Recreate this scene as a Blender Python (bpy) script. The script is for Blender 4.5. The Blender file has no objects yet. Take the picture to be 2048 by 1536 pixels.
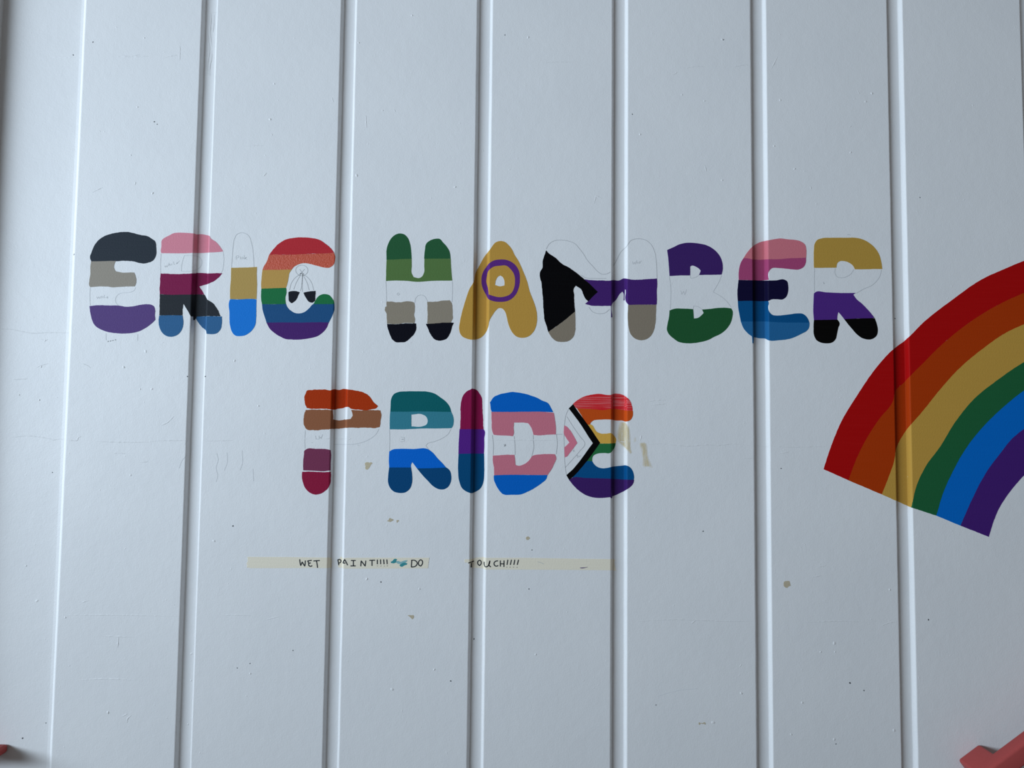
import bpy, bmesh, math, random
from mathutils import Vector, Matrix, noise
from mathutils.geometry import tessellate_polygon

random.seed(7)
SC = bpy.context.scene
COL = SC.collection

# ------------------------------------------------------------------ camera, light, exposure
F_PX, W_PX, H_PX = 1538.0, 2048.0, 1536.0
DIST, EYE = 1.67, 1.60                      # the photographer stands 1.67 m from the wall
PITCH, ROLL = math.radians(3.49), math.radians(0.61)
cam_d = bpy.data.cameras.new('camera')
cam_d.sensor_width = 36.0
cam_d.lens = F_PX / W_PX * 36.0
cam_d.clip_start = 0.02
cam = bpy.data.objects.new('camera', cam_d)
COL.objects.link(cam)
CF = Vector((0, math.cos(PITCH), math.sin(PITCH)))
U0 = Vector((0, -math.sin(PITCH), math.cos(PITCH)))
R0 = Vector((1, 0, 0))
CR = R0 * math.cos(ROLL) + U0 * math.sin(ROLL)
CU = U0 * math.cos(ROLL) - R0 * math.sin(ROLL)
CPOS = Vector((0, -DIST, EYE))
cam.matrix_world = Matrix(((CR.x, CU.x, -CF.x, CPOS.x), (CR.y, CU.y, -CF.y, CPOS.y),
                           (CR.z, CU.z, -CF.z, CPOS.z), (0, 0, 0, 1)))
SC.camera = cam

world = bpy.data.worlds.new('room_ambience')
SC.world = world
world.use_nodes = True
bg = world.node_tree.nodes['Background']
bg.inputs['Color'].default_value = (1.0, 0.98, 0.97, 1)
bg.inputs['Strength'].default_value = 0.12


def area(name, loc, aim, sx, sy, power, colour, spread=180):
    d = bpy.data.lights.new(name, 'AREA')
    d.shape = 'RECTANGLE'
    d.size, d.size_y = sx, sy
    d.energy = power
    d.color = colour
    d.spread = math.radians(spread)
    o = bpy.data.objects.new(name, d)
    o.location = loc
    o.rotation_euler = (Vector(aim) - Vector(loc)).to_track_quat('-Z', 'Y').to_euler()
    COL.objects.link(o)
    return o


area('window_light', (-4.6, -3.05, 2.2), (-2.158, -1.307, 2.2), 5.2, 1.1, 105.0, (0.712, 0.855, 1.0), 90.0)

SC.view_settings.view_transform = 'Standard'
SC.view_settings.look = 'None'
SC.view_settings.exposure = 0.07
SC.view_settings.gamma = 1.0
SC.view_settings.use_curve_mapping = False


# ------------------------------------------------------------------ wall profile (metres)
def ray(px, py):
    return (CR * (px - W_PX / 2) + CU * (H_PX / 2 - py) + CF * F_PX)


def on_plane(px, py, y=0.0):
    d = ray(px, py)
    return CPOS + d * ((y + DIST) / d.y)


def line_x(a, b):            # mean wall x of a vertical joint seen at two picture heights
    return 0.5 * (on_plane(*a).x + on_plane(*b).x)


JOINTS = [  # left edge of the joint (two sightings), right edge (two sightings)
    ((403.2, 30), (349.2, 1506), (434.7, 30), (382.0, 1506)),
    ((682.5, 30), (644.2, 1506), (712.9, 30), (677.8, 1506)),
    ((955.0, 30), (933.0, 1506), (985.3, 30), (966.3, 1506)),
    ((1224.6, 30), (1220.5, 1506), (1255.3, 30), (1254.0, 1506)),
    ((1500.3, 30), (1513.4, 1506), (1531.8, 30), (1546.3, 1506)),
    ((1773.8, 30), (1802.5, 1506), (1805.3, 30), (1835.3, 1506)),
]
DEPTH = 0.0112
XL = [line_x(j[0], j[1]) for j in JOINTS]
XR = [line_x(j[2], j[3]) for j in JOINTS]
pitch_x = (XL[5] - XL[0]) / 5
wid_x = sum(r - l for l, r in zip(XL, XR)) / 6
x7 = on_plane(2039.5, 10).x
for k in range(3):                         # the boards go on past the right edge of the picture
    XL.append(x7 + k * pitch_x)
    XR.append(x7 + k * pitch_x + wid_x)
X_END = XL[-1] + pitch_x
X_RECESS_R = line_x((172.5, 2), (104.5, 1470))   # right edge of the wide recess at the left
X_RECESS_L = on_plane(8.0, 5, DEPTH).x
X_START = X_RECESS_L - 0.45
POST = -0.024                                  # the corner post stands proud of the boards

PROF = [(X_START, POST), (X_RECESS_L - 0.0055, POST), (X_RECESS_L - 0.0042, POST + 0.001), (X_RECESS_L - 0.0012, DEPTH - 0.0008),
        (X_RECESS_L, DEPTH),
        (X_RECESS_R - 0.0170, DEPTH), (X_RECESS_R - 0.0095, DEPTH - 0.0008), (X_RECESS_R - 0.0016, 0.0014), (X_RECESS_R, 0.0003), (X_RECESS_R + 0.0015, 0.0)]
for l, r in zip(XL, XR):
    PROF += [(l - 0.0014, 0.0), (l, 0.0004), (l + 0.0009, 0.0016), (l + 0.0040, DEPTH - 0.0012), (l + 0.0050, DEPTH - 0.0002), (l + 0.0062, DEPTH),
             (r - 0.0062, DEPTH), (r - 0.0050, DEPTH - 0.0004), (r - 0.0042, DEPTH - 0.0014), (r - 0.0010, 0.0016), (r, 0.0004), (r + 0.0014, 0.0)]
PROF.append((X_END, 0.0))
BPS = [p[0] for p in PROF]


def seg_of(x):
    lo, hi = 0, len(PROF) - 2
    while lo < hi:
        m = (lo + hi + 1) // 2
        if PROF[m][0] <= x:
            lo = m
        else:
            hi = m - 1
    return lo


def depth(x):
    i = seg_of(x)
    (x0, d0), (x1, d1) = PROF[i], PROF[i + 1]
    return d0 + (d1 - d0) * (x - x0) / (x1 - x0)


def seg_n(i):
    i = max(0, min(len(PROF) - 2, i))
    (x0, d0), (x1, d1) = PROF[i], PROF[i + 1]
    m = (d1 - d0) / (x1 - x0)
    return Vector((m, -1.0)).normalized()


def surf(x, z, off=0.0):
    i = seg_of(x)
    n = seg_n(i)
    if abs(x - PROF[i][0]) < 2e-5:
        n = (n + seg_n(i - 1)).normalized()
    elif abs(x - PROF[i + 1][0]) < 2e-5:
        n = (n + seg_n(i + 1)).normalized()
    return Vector((x + n.x * off, depth(x) + n.y * off, z))


def hit(px, py):
    """the wall point (x, z) a sight line meets, following the joints in and out"""
    d = ray(px, py)
    k = d.x / d.y
    best = None
    for i in range(len(PROF) - 1):
        (x0, d0), (x1, d1) = PROF[i], PROF[i + 1]
        # x = k*(DIST+y),  y = d0 + m (x-x0)
        m = (d1 - d0) / (x1 - x0)
        den = 1 - k * m
        if abs(den) < 1e-9:
            continue
        x = k * (DIST + d0 - m * x0) / den
        if x0 - 1e-9 <= x <= x1 + 1e-9:
            y = d0 + m * (x - x0)
            if best is None or y < best[1]:
                best = (x, y)
    if best is None:
        p = on_plane(px, py)
        return (min(max(p.x, X_START), X_END), p.z)
    t = (best[1] + DIST) / d.y
    return (best[0], CPOS.z + d.z * t)


# ------------------------------------------------------------------ colours and materials
def lin(c):
    c /= 255.0
    return c / 12.92 if c <= 0.04045 else ((c + 0.055) / 1.055) ** 2.4


WHITE = 0.80


def colour(p, w):
    """paint colour from how it looks beside white wall paint in the same light"""
    return tuple(max(0.0012, min(0.95, WHITE * lin(a) / lin(b))) for a, b in zip(p, w))


def nodes_of(name):
    m = bpy.data.materials.new(name)
    m.use_nodes = True
    nt = m.node_tree
    return m, nt, nt.nodes['Principled BSDF']


def add(nt, kind, **kw):
    n = nt.nodes.new(kind)
    for k, v in kw.items():
        if k in n.inputs:
            n.inputs[k].default_value = v
        else:
            setattr(n, k, v)
    return n


def wall_material(name, base, rough=0.5, bump=0.55):
    m, nt, b = nodes_of(name)
    tc = add(nt, 'ShaderNodeTexCoord')
    n1 = add(nt, 'ShaderNodeTexNoise', Scale=330.0, Detail=3.0, Roughness=0.55)
    n2 = add(nt, 'ShaderNodeTexNoise', Scale=38.0, Detail=4.0, Roughness=0.6)
    n3 = add(nt, 'ShaderNodeTexNoise', Scale=5.0, Detail=3.0)
    for n in (n1, n2, n3):
        nt.links.new(tc.outputs['Object'], n.inputs['Vector'])
    mix = add(nt, 'ShaderNodeMath', operation='MULTIPLY_ADD')
    mix.inputs[1].default_value = 2.2
    nt.links.new(n2.outputs['Fac'], mix.inputs[0])
    nt.links.new(n1.outputs['Fac'], mix.inputs[2])
    bp = add(nt, 'ShaderNodeBump', Strength=bump, Distance=0.00045)
    nt.links.new(mix.outputs[0], bp.inputs['Height'])
    nt.links.new(bp.outputs['Normal'], b.inputs['Normal'])
    cr = add(nt, 'ShaderNodeValToRGB')
    cr.color_ramp.elements[0].position = 0.35
    cr.color_ramp.elements[1].position = 0.65
    cr.color_ramp.elements[0].color = (base[0] * 0.97, base[1] * 0.972, base[2] * 0.975, 1)
    cr.color_ramp.elements[1].color = (*base, 1)
    nt.links.new(n3.outputs['Fac'], cr.inputs['Fac'])
    nt.links.new(cr.outputs['Color'], b.inputs['Base Color'])
    b.inputs['Roughness'].default_value = rough
    b.inputs['Specular IOR Level'].default_value = 0.35
    return m


def paint_material(name, rgb, rough=0.5, streak=0.0, bump=0.35, horiz=True, pale=None, bscale=330.0, spec=0.06):
    m, nt, b = nodes_of(name)
    tc = add(nt, 'ShaderNodeTexCoord')
    n1 = add(nt, 'ShaderNodeTexNoise', Scale=bscale, Detail=3.0)
    nt.links.new(tc.outputs['Object'], n1.inputs['Vector'])
    mp = add(nt, 'ShaderNodeMapping')
    mp.inputs['Scale'].default_value = (14, 300, 520) if horiz else (420, 300, 14)
    nt.links.new(tc.outputs['Object'], mp.inputs['Vector'])
    n2 = add(nt, 'ShaderNodeTexNoise', Scale=1.0, Detail=3.0)
    nt.links.new(mp.outputs['Vector'], n2.inputs['Vector'])
    s = add(nt, 'ShaderNodeMath', operation='MULTIPLY_ADD')
    s.inputs[1].default_value = 0.5 + 2 * streak
    nt.links.new(n2.outputs['Fac'], s.inputs[0])
    nt.links.new(n1.outputs['Fac'], s.inputs[2])
    bp = add(nt, 'ShaderNodeBump', Strength=bump, Distance=0.0010)
    nt.links.new(s.outputs[0], bp.inputs['Height'])
    nt.links.new(bp.outputs['Normal'], b.inputs['Normal'])
    cr = add(nt, 'ShaderNodeValToRGB')
    e = cr.color_ramp.elements
    e[0].position, e[1].position = 0.42, 0.80
    hi = pale or tuple(min(1, c * 1.12 + 0.004) for c in rgb)
    t = 0.25 + streak
    e[0].color = (*rgb, 1)
    e[1].color = (*[a + (h - a) * min(1, t) for a, h in zip(rgb, hi)], 1)
    nt.links.new(n2.outputs['Fac'], cr.inputs['Fac'])
    nt.links.new(cr.outputs['Color'], b.inputs['Base Color'])
    b.inputs['Roughness'].default_value = rough
    b.inputs['Specular IOR Level'].default_value = spec
    return m


def stain_material(name, rgb, strength):
    m, nt, b = nodes_of(name)
    out = nt.nodes['Material Output']
    tr = add(nt, 'ShaderNodeBsdfTransparent')
    mx = add(nt, 'ShaderNodeMixShader')
    tc = add(nt, 'ShaderNodeTexCoord')
    mp = add(nt, 'ShaderNodeMapping')
    mp.inputs['Scale'].default_value = (260, 100, 55)
    mp.inputs['Rotation'].default_value = (0, math.radians(-14), 0)
    nt.links.new(tc.outputs['Object'], mp.inputs['Vector'])
    n = add(nt, 'ShaderNodeTexNoise', Scale=1.0, Detail=3.0)
    nt.links.new(mp.outputs['Vector'], n.inputs['Vector'])
    at = add(nt, 'ShaderNodeAttribute', attribute_name='cover')
    mr = add(nt, 'ShaderNodeMapRange')
    mr.inputs['From Min'].default_value = 0.3
    mr.inputs['From Max'].default_value = 0.7
    mr.inputs['To Min'].default_value = 0.35
    mr.inputs['To Max'].default_value = 1.0
    nt.links.new(n.outputs['Fac'], mr.inputs['Value'])
    mu = add(nt, 'ShaderNodeMath', operation='MULTIPLY')
    nt.links.new(mr.outputs['Result'], mu.inputs[0])
    nt.links.new(at.outputs['Fac'], mu.inputs[1])
    mu2 = add(nt, 'ShaderNodeMath', operation='MULTIPLY')
    mu2.inputs[1].default_value = strength
    nt.links.new(mu.outputs[0], mu2.inputs[0])
    b.inputs['Base Color'].default_value = (*rgb, 1)
    b.inputs['Roughness'].default_value = 0.6
    nt.links.new(mu2.outputs[0], mx.inputs[0])
    nt.links.new(tr.outputs[0], mx.inputs[1])
    nt.links.new(b.outputs[0], mx.inputs[2])
    nt.links.new(mx.outputs[0], out.inputs['Surface'])
    return m


M_WALL = wall_material('white_wall_paint', (0.80, 0.80, 0.80))
M_FLOOR = wall_material('dark_floor_lino', (0.12, 0.11, 0.10), 0.5)


# ------------------------------------------------------------------ object helpers
def link(name, me, mat, parent=None, smooth=False):
    o = bpy.data.objects.new(name, me)
    COL.objects.link(o)
    if mat is not None:
        me.materials.append(mat)
    if parent is not None:
        o.parent = parent
        o.matrix_parent_inverse = parent.matrix_world.inverted()
    if smooth:
        for p in me.polygons:
            p.use_smooth = True
    return o


def mesh(name, verts, faces):
    me = bpy.data.meshes.new(name)
    me.from_pydata([tuple(v) for v in verts], [], faces)
    me.update()
    return me


def thing(name, loc, label, cat, group=None):
    o = bpy.data.objects.new(name, None)
    o.empty_display_size = 0.02
    o.location = loc
    COL.objects.link(o)
    bpy.context.view_layer.update()
    o['label'], o['category'] = label, cat
    if group:
        o['group'] = group
    return o


def box_bm(bm, x0, x1, y0, y1, z0, z1):
    vs = [bm.verts.new(p) for p in ((x0, y0, z0), (x1, y0, z0), (x1, y1, z0), (x0, y1, z0), (x0, y0, z1), (x1, y0, z1), (x1, y1, z1), (x0, y1, z1))]
    for f in ((0, 3, 2, 1), (4, 5, 6, 7), (0, 1, 5, 4), (1, 2, 6, 5), (2, 3, 7, 6), (3, 0, 4, 7)):
        bm.faces.new([vs[i] for i in f])


# ------------------------------------------------------------------ the wall
Z0, Z1 = -0.4, 3.3
bm = bmesh.new()
box_bm(bm, X_START - 0.02, X_END, 0.024, 0.12, Z0, Z1)
me = bpy.data.meshes.new('wall_back')
bm.to_mesh(me)
bm.free()
WALL = link('wall_back', me, M_WALL)
WALL['kind'] = 'structure'
bpy.context.view_layer.update()
bm = bmesh.new()
box_bm(bm, X_START - 0.02, X_END, -3.2, 0.12, -0.52, -0.4)
me = bpy.data.meshes.new('floor')
bm.to_mesh(me)
bm.free()
FLOOR = link('floor', me, M_FLOOR)
FLOOR['kind'] = 'structure'

NZ = 150


def extrude_profile(pts, back, wob, seed):
    """board with the cross-section pts (x, depth) and a flat back; its edges waver like hand-painted ones"""
    verts, faces = [], []
    n = len(pts)
    for k in range(NZ + 1):
        z = Z0 + (Z1 - Z0) * k / NZ
        for j, (x, d) in enumerate(pts):
            w = 0.0
            if 0 < j < n - 1 or wob > 1:
                w = 0.00028 * noise.noise(Vector((seed, z * 28, 0.3 * (x > (pts[0][0] + pts[-1][0]) / 2)))) \
                    + 0.00022 * noise.noise(Vector((seed + 9, z * 90, 0.3 * (x > (pts[0][0] + pts[-1][0]) / 2))))
            verts.append((x + w, d, z))
        verts.append((pts[-1][0], back, z))
        verts.append((pts[0][0], back, z))
    m = n + 2
    for k in range(NZ):
        for j in range(m):
            a, b = k * m + j, k * m + (j + 1) % m
            faces.append((a, b, b + m, a + m))
    faces.append(tuple(reversed(range(m))))
    faces.append(tuple(NZ * m + j for j in range(m)))
    return verts, faces


# corner post, wide recess and boards, each its own piece
v, f = extrude_profile([(x, d) for x, d in PROF if x <= X_RECESS_L - 0.001] + [(X_RECESS_L, DEPTH)], 0.024, 1, 1.1)
link('corner_post', mesh('corner_post', v, f), M_WALL, WALL)
v, f = extrude_profile([(X_RECESS_L + 0.0001, DEPTH), (X_RECESS_R - 0.0171, DEPTH)], 0.024, 0, 2.2)
link('recessed_strip', mesh('recessed_strip', v, f), M_WALL, WALL)
left = [p for p in PROF if X_RECESS_R - 0.0171 < p[0] <= X_RECESS_R + 0.01]
for i in range(len(XL) + 1):
    if i < len(XL):
        l = XL[i]
        right = [p for p in PROF if l - 0.002 < p[0] <= l + 0.0063]
    else:
        right = [(X_END, 0.0)]
    v, f = extrude_profile(left + right, 0.024, 1, 3.3 + i * 1.7)
    link('panel', mesh('panel', v, f), M_WALL, WALL)
    if i < len(XL):
        v, f = extrude_profile([(XL[i] + 0.00621, DEPTH), (XR[i] - 0.00621, DEPTH)], 0.024, 0, 5.0 + i)
        link('recessed_joint', mesh('recessed_joint', v, f), M_WALL, WALL)
        left = [p for p in PROF if XR[i] - 0.0063 <= p[0] <= XR[i] + 0.002]


# ------------------------------------------------------------------ flat things that follow the wall
def resample(pts, closed=True, step=2.5, corner=48.0):
    n = len(pts)
    P = [Vector(p) for p in pts]
    tang, sharp = [], []
    for i in range(n):
        if not closed and i in (0, n - 1):
            tang.append(None)
            sharp.append(True)
            continue
        a, b, c = P[i - 1], P[i], P[(i + 1) % n]
        d1, d2 = b - a, c - b
        if d1.length < 1e-6 or d2.length < 1e-6:
            ang = 180
        else:
            ang = math.degrees(d1.angle(d2))
        sharp.append(ang > corner)
        t = d1.normalized() * d2.length + d2.normalized() * d1.length if ang < 179 else d2
        tang.append(t.normalized() if t.length > 1e-9 else d2.normalized())
    out = []
    for i in range(n if closed else n - 1):
        j = (i + 1) % n
        a, b = P[i], P[j]
        L = (b - a).length
        if L < 1e-6:
            continue
        u = (b - a) / L
        ta = u if sharp[i] else tang[i]
        tb = u if sharp[j] else tang[j]
        k = max(1, int(round(L / step)))
        for q in range(k):
            t = q / k
            h00, h10 = 2 * t ** 3 - 3 * t * t + 1, t ** 3 - 2 * t * t + t
            h01, h11 = -2 * t ** 3 + 3 * t * t, t ** 3 - t * t
            out.append(a * h00 + ta * (h10 * L) + b * h01 + tb * (h11 * L))
    if not closed:
        out.append(P[-1])
    return out


class T:
    """coordinates read off an enlarged view, back to photograph pixels"""
    def __init__(s, ox, oy, k):
        s.ox, s.oy, s.k = ox, oy, k

    def __call__(s, pts):
        return [(s.ox + x / s.k, s.oy + y / s.k) for x, y in pts]


def film(loops_px, off, rough=0.25, closed_smooth=True, skirt=True, seed=0.0):
    """a coat of paint: loops (outer, holes...) in pixels -> mesh lying on the wall, through its joints"""
    loops = []
    for lp in loops_px:
        pts = resample(lp) if closed_smooth else [Vector(p) for p in lp]
        ring = []
        for p in pts:
            w = noise.noise_vector(Vector((p.x * 0.35 + seed, p.y * 0.35, seed)))
            w2 = noise.noise_vector(Vector((p.x * 0.12 + seed, p.y * 0.12, seed + 5)))
            q = (p.x + rough * (w.x + w2.x), p.y + rough * (w.y + w2.y))
            ring.append(hit(*q))
        loops.append(ring)
    flat = [Vector((x, z, 0)) for ring in loops for x, z in ring]
    tris = tessellate_polygon([[Vector((x, z, 0)) for x, z in ring] for ring in loops])
    bm = bmesh.new()
    vs = [bm.verts.new((p.x, 0, p.y)) for p in flat]
    for t in tris:
        a, b, c = (flat[i] for i in t)
        area2 = (b.x - a.x) * (c.y - a.y) - (b.y - a.y) * (c.x - a.x)
        if abs(area2) < 1e-12:
            continue
        idx = t if area2 > 0 else t[::-1]
        try:
            bm.faces.new([vs[i] for i in idx])
        except ValueError:
            pass
    x0, x1 = min(p.x for p in flat), max(p.x for p in flat)
    for bx in BPS:
        if x0 < bx < x1:
            bmesh.ops.bisect_plane(bm, geom=bm.verts[:] + bm.edges[:] + bm.faces[:], dist=1e-7, plane_co=(bx, 0, 0), plane_no=(1, 0, 0))
    bedges = [e for e in bm.edges if len(e.link_faces) == 1]
    low = {}
    pairs = []
    if skirt:
        for e in bedges:
            fv = e.link_faces[0].loops
            for lp in fv:
                if lp.edge == e:
                    pairs.append((lp.vert, lp.link_loop_next.vert))
                    break
        for a, b in pairs:
            for v in (a, b):
                if v not in low:
                    low[v] = (v.co.x, v.co.z)
    for v in bm.verts:
        v.co = surf(v.co.x, v.co.z, off)
    if skirt:
        nl = {v: bm.verts.new(surf(x, z, -0.0001)) for v, (x, z) in low.items()}
        for a, b in pairs:
            try:
                bm.faces.new((b, a, nl[a], nl[b]))
            except ValueError:
                pass
    loose = [v for v in bm.verts if not v.link_faces]
    bmesh.ops.delete(bm, geom=loose, context='VERTS')
    return bm


def join_bm(bms, name):
    me = bpy.data.meshes.new(name)
    out = bmesh.new()
    for b in bms:
        tmp = bpy.data.meshes.new('tmp')
        b.to_mesh(tmp)
        b.free()
        out.from_mesh(tmp)
        bpy.data.meshes.remove(tmp)
    out.to_mesh(me)
    out.free()
    return me


def ribbon(lines_px, width_px, off, step=1.6, taper=False, peak=0.0):
    """drawn lines following the wall; peak > 0 makes them low ridges"""
    verts, faces = [], []
    for ln in lines_px:
        pts = resample(ln, closed=False, step=step, corner=70)
        xz = [Vector(hit(p.x, p.y)) for p in pts]
        n = len(xz)
        if n < 2:
            continue
        base = len(verts)
        hw = width_px * 0.5 * DIST / F_PX
        for i, p in enumerate(xz):
            t = (xz[min(i + 1, n - 1)] - xz[max(i - 1, 0)])
            if t.length < 1e-9:
                t = Vector((1, 0))
            t.normalize()
            q = Vector((-t.y, t.x))
            w = hw
            h = 1.0
            if taper:
                h = math.sin(math.pi * min(1, max(0.03, (i + 0.5) / n))) ** 0.5
                h *= 0.65 + 0.5 * noise.noise(Vector((p.x * 160, p.y * 160, 1.7)))
                h = max(h, 0.05)
            w *= h
            a, b = p - q * w, p + q * w
            verts.append(surf(a.x, a.y, off))
            verts.append(surf(p.x, p.y, off + peak * h))
            verts.append(surf(b.x, b.y, off))
        for i in range(n - 1):
            a = base + 3 * i
            faces.append((a, a + 3, a + 4, a + 1))
            faces.append((a + 1, a + 4, a + 5, a + 2))
    return verts, faces


PENCILS = {}


def pencil(parent, lines_px, name, w, dark=0.66, width=0.9):
    key = (name, dark)
    if key not in PENCILS:
        c = WHITE * dark
        PENCILS[key] = paint_material('pencil_lead_%d' % int(dark * 100), (c * 0.98, c, c * 1.02), 0.6, 0, 0.1)
    groups = [lines_px] if name in ('pencil_note', 'pencil_dashes', 'pencil_ribbons') else [[q] for q in lines_px]
    for g in groups:
        v, f = ribbon(g, width, 0.00022)
        o = link(name, mesh(name, v, f), PENCILS[key], parent)
        if len(g) > 1:
            o['kind'] = 'stuff'
    return o


NSTRIPE = [0]


def stripe(parent, polys, rgb, wall, label, level=0, rough=0.25, **kw):
    """one painted band; polys = list of polygons (a polygon = outer loop, or list of loops with holes)"""
    mat = paint_material(label.replace(' ', '_') + '_paint', colour(rgb, wall), **kw)
    for p in polys:
        NSTRIPE[0] += 1
        off = 0.00035 + 0.00003 * (NSTRIPE[0] % 4) + 0.00022 * level
        loops = p if isinstance(p[0][0], (list, tuple)) else [p]
        me = join_bm([film(loops, off, rough, seed=NSTRIPE[0] * 3.1)], 'paint_stripe')
        o = link('paint_stripe', me, mat, parent)
        o['label'] = label
    return o


LETTERS = 'bubble letters of the painted wall slogan'


def letter(px, py, label):
    x, z = hit(px, py)
    return thing('painted_letter', (x, -0.0004, z), label, 'letter', LETTERS)

# ------------------------------------------------------------------ top row
A = T(150, 440, 5.907)
L = letter(245, 668, 'round letter E with black top, taupe middle and purple base beside left edge')
w = (200, 211, 220)
stripe(L, [A([(178,445),(195,385),(215,330),(250,270),(310,215),(390,175),(500,148),(620,142),(700,158),(780,178),(850,190),(905,220),(945,255),(960,330),(955,420),(930,470),(880,500),(810,513),(750,505),(680,487),(600,482),(500,486),(400,485),(300,487),(195,492)])], (38, 47, 57), w, 'slate black stripe', rough=0.45, streak=0.15)
stripe(L, [A([(190,490),(300,487),(400,485),(482,484),(465,520),(463,570),(478,602),(520,615),(700,620),(715,660),(722,700),(720,750),(705,785),(640,785),(520,790),(450,795),(380,787),(280,785),(180,792),(168,770),(170,720),(182,640),(182,560)])], (132, 132, 126), w, 'taupe stripe')
stripe(L, [A([(172,1018),(260,1008),(400,1010),(520,1012),(610,1026),(700,1018),(780,1002),(860,996),(900,1002),(935,1025),(946,1060),(944,1120),(950,1180),(920,1210),(870,1250),(800,1295),(720,1325),(620,1340),(500,1338),(400,1325),(310,1295),(235,1245),(205,1190),(185,1110)])], (77, 61, 117), w, 'purple stripe', streak=0.1)
pencil(L, [A(q) for q in ([(178,795),(175,900),(178,1010)], [(715,795),(700,830),(660,850),(600,858),(540,865),(500,890),(478,930),(480,970),(510,1010)], [(365,1340),(368,1420)], [(740,1350),(740,1430)])], 'pencil_outline', w, 0.85)
pencil(L, [A(q) for q in ([(255,905),(265,930),(280,905),(292,930),(305,900)], [(315,895),(315,925)], [(330,900),(330,922)], [(345,885),(345,920),(362,915)], [(370,915),(385,905),(372,925),(395,918)])], 'pencil_note', w, 0.84)
pencil(L, [A(q) for q in ([(388,1440),(396,1428)], [(412,1432),(428,1427)], [(440,1425),(455,1422)], [(470,1418),(486,1414)])], 'pencil_dashes', w, 0.3, 1.3)

L = letter(385, 672, 'letter R with pink top, crimson belt, black and blue legs across first joint')
w = (196, 207, 217)
stripe(L, [A([(1018,385),(1022,310),(1030,235),(1060,210),(1110,185),(1160,158),(1220,150),(1300,152),(1380,157),(1412,162),(1430,170),(1480,167),(1560,180),(1590,190),(1600,212),(1660,255),(1710,310),(1752,372),(1700,378),(1600,383),(1480,390),(1410,388),(1300,393),(1150,393),(1022,392)])], (184, 122, 142), w, 'pink stripe', rough=0.15)
stripe(L, [A([(1010,630),(1100,635),(1200,640),(1300,635),(1395,632),(1480,625),(1560,632),(1640,630),(1740,628),(1715,660),(1650,715),(1570,755),(1470,785),(1490,820),(1530,882),(1440,880),(1300,884),(1150,884),(1003,877),(1003,800),(1008,700)])], (106, 24, 68), w, 'crimson stripe', rough=0.6, streak=0.35)
stripe(L, [A([(1003,878),(1150,884),(1300,882),(1440,880),(1530,882),(1565,940),(1620,975),(1665,1030),(1700,1090),(1718,1137),(1600,1135),(1440,1140),(1415,1180),(1400,1185),(1395,1142),(1370,1140),(1330,1070),(1282,990),(1270,1060),(1272,1128),(1150,1125),(998,1128),(1000,1000)])], (34, 40, 47), w, 'black stripe', rough=0.5, streak=0.2)
stripe(L, [A([(995,1128),(1150,1126),(1272,1128),(1280,1200),(1265,1290),(1220,1350),(1150,1378),(1080,1370),(1030,1330),(1000,1270),(988,1190)]),
           A([(1425,1142),(1600,1136),(1735,1140),(1735,1230),(1715,1300),(1670,1340),(1600,1348),(1555,1345),(1550,1310),(1500,1265),(1460,1215),(1435,1175)])], (41, 88, 134), w, 'steel blue stripe', streak=0.15)
pencil(L, [A(q) for q in ([(1016,395),(1010,500),(1010,630)], [(1750,378),(1758,450),(1752,540),(1735,610),(1720,628)], [(1290,420),(1400,422),(1470,440),(1500,490),(1490,540),(1450,580),(1380,602),(1255,605),(1262,520),(1290,420)])], 'pencil_outline', w, 0.82)
pencil(L, [A(q) for q in ([(1055,540),(1065,560),(1075,538),(1085,558),(1100,528)], [(1108,505),(1108,540),(1120,518),(1128,540)], [(1140,515),(1142,535)], [(1165,490),(1165,525),(1180,522)], [(1195,515),(1210,500),(1200,520),(1235,480)])], 'pencil_note', w, 0.82)

B = T(430, 440, 5.907)
L = letter(487, 672, 'slim letter I with unpainted top, gold middle and bright blue foot')
w = (194, 205, 215)
stripe(L, [B([(190,565),(340,562),(495,555),(493,650),(497,760),(493,850),(490,935),(400,932),(300,938),(200,935),(178,935),(180,800),(188,680)])], (152, 133, 80), w, 'gold stripe')
stripe(L, [B([(175,945),(180,936),(300,938),(420,932),(490,938),(487,1060),(485,1160),(475,1240),(430,1310),(370,1355),(300,1372),(240,1365),(200,1320),(180,1250),(172,1100)])], (20, 106, 196), w, 'bright blue stripe')
pencil(L, [B([(195,560),(205,420),(215,300),(230,220),(260,170),(310,150),(360,160),(400,190),(425,250),(445,340),(455,440),(460,555)])], 'pencil_outline', w, 0.72)
pencil(L, [B(q) for q in ([(250,468),(255,425),(275,420),(282,438),(256,450)], [(300,432),(300,465)], [(315,465),(316,440),(330,438),(332,462)], [(345,415),(347,465),(372,440),(350,452),(378,466)])], 'pencil_note', w, 0.8)

L = letter(596, 680, 'letter C in six rainbow bands with black ribbon ends in its hollow')
w = (192, 203, 214)
stripe(L, [B([(640,412),(700,335),(760,275),(850,228),(930,212),(1020,205),(1130,212),(1240,238),(1310,285),(1370,335),(1407,388),(1300,396),(1150,398),(980,406),(800,411),(690,407)])], (153, 40, 50), w, 'red stripe', streak=0.25, rough=0.3)
stripe(L, [B([(638,414),(690,407),(800,411),(980,406),(1150,400),(1300,396),(1408,388),(1420,440),(1415,490),(1395,535),(1350,562),(1280,560),(1200,540),(1130,520),(1060,510),(990,522),(930,555),(905,585),(800,590),(690,590),(560,592),(580,545),(608,500)])], (165, 66, 40), w, 'orange stripe', bump=1.0, bscale=260.0, spec=0.55)
stripe(L, [B([(560,590),(690,589),(800,588),(907,584),(880,625),(868,680),(855,750),(838,804),(700,808),(548,812),(545,780),(550,700),(555,640)])], (158, 132, 75), w, 'gold stripe')
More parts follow.
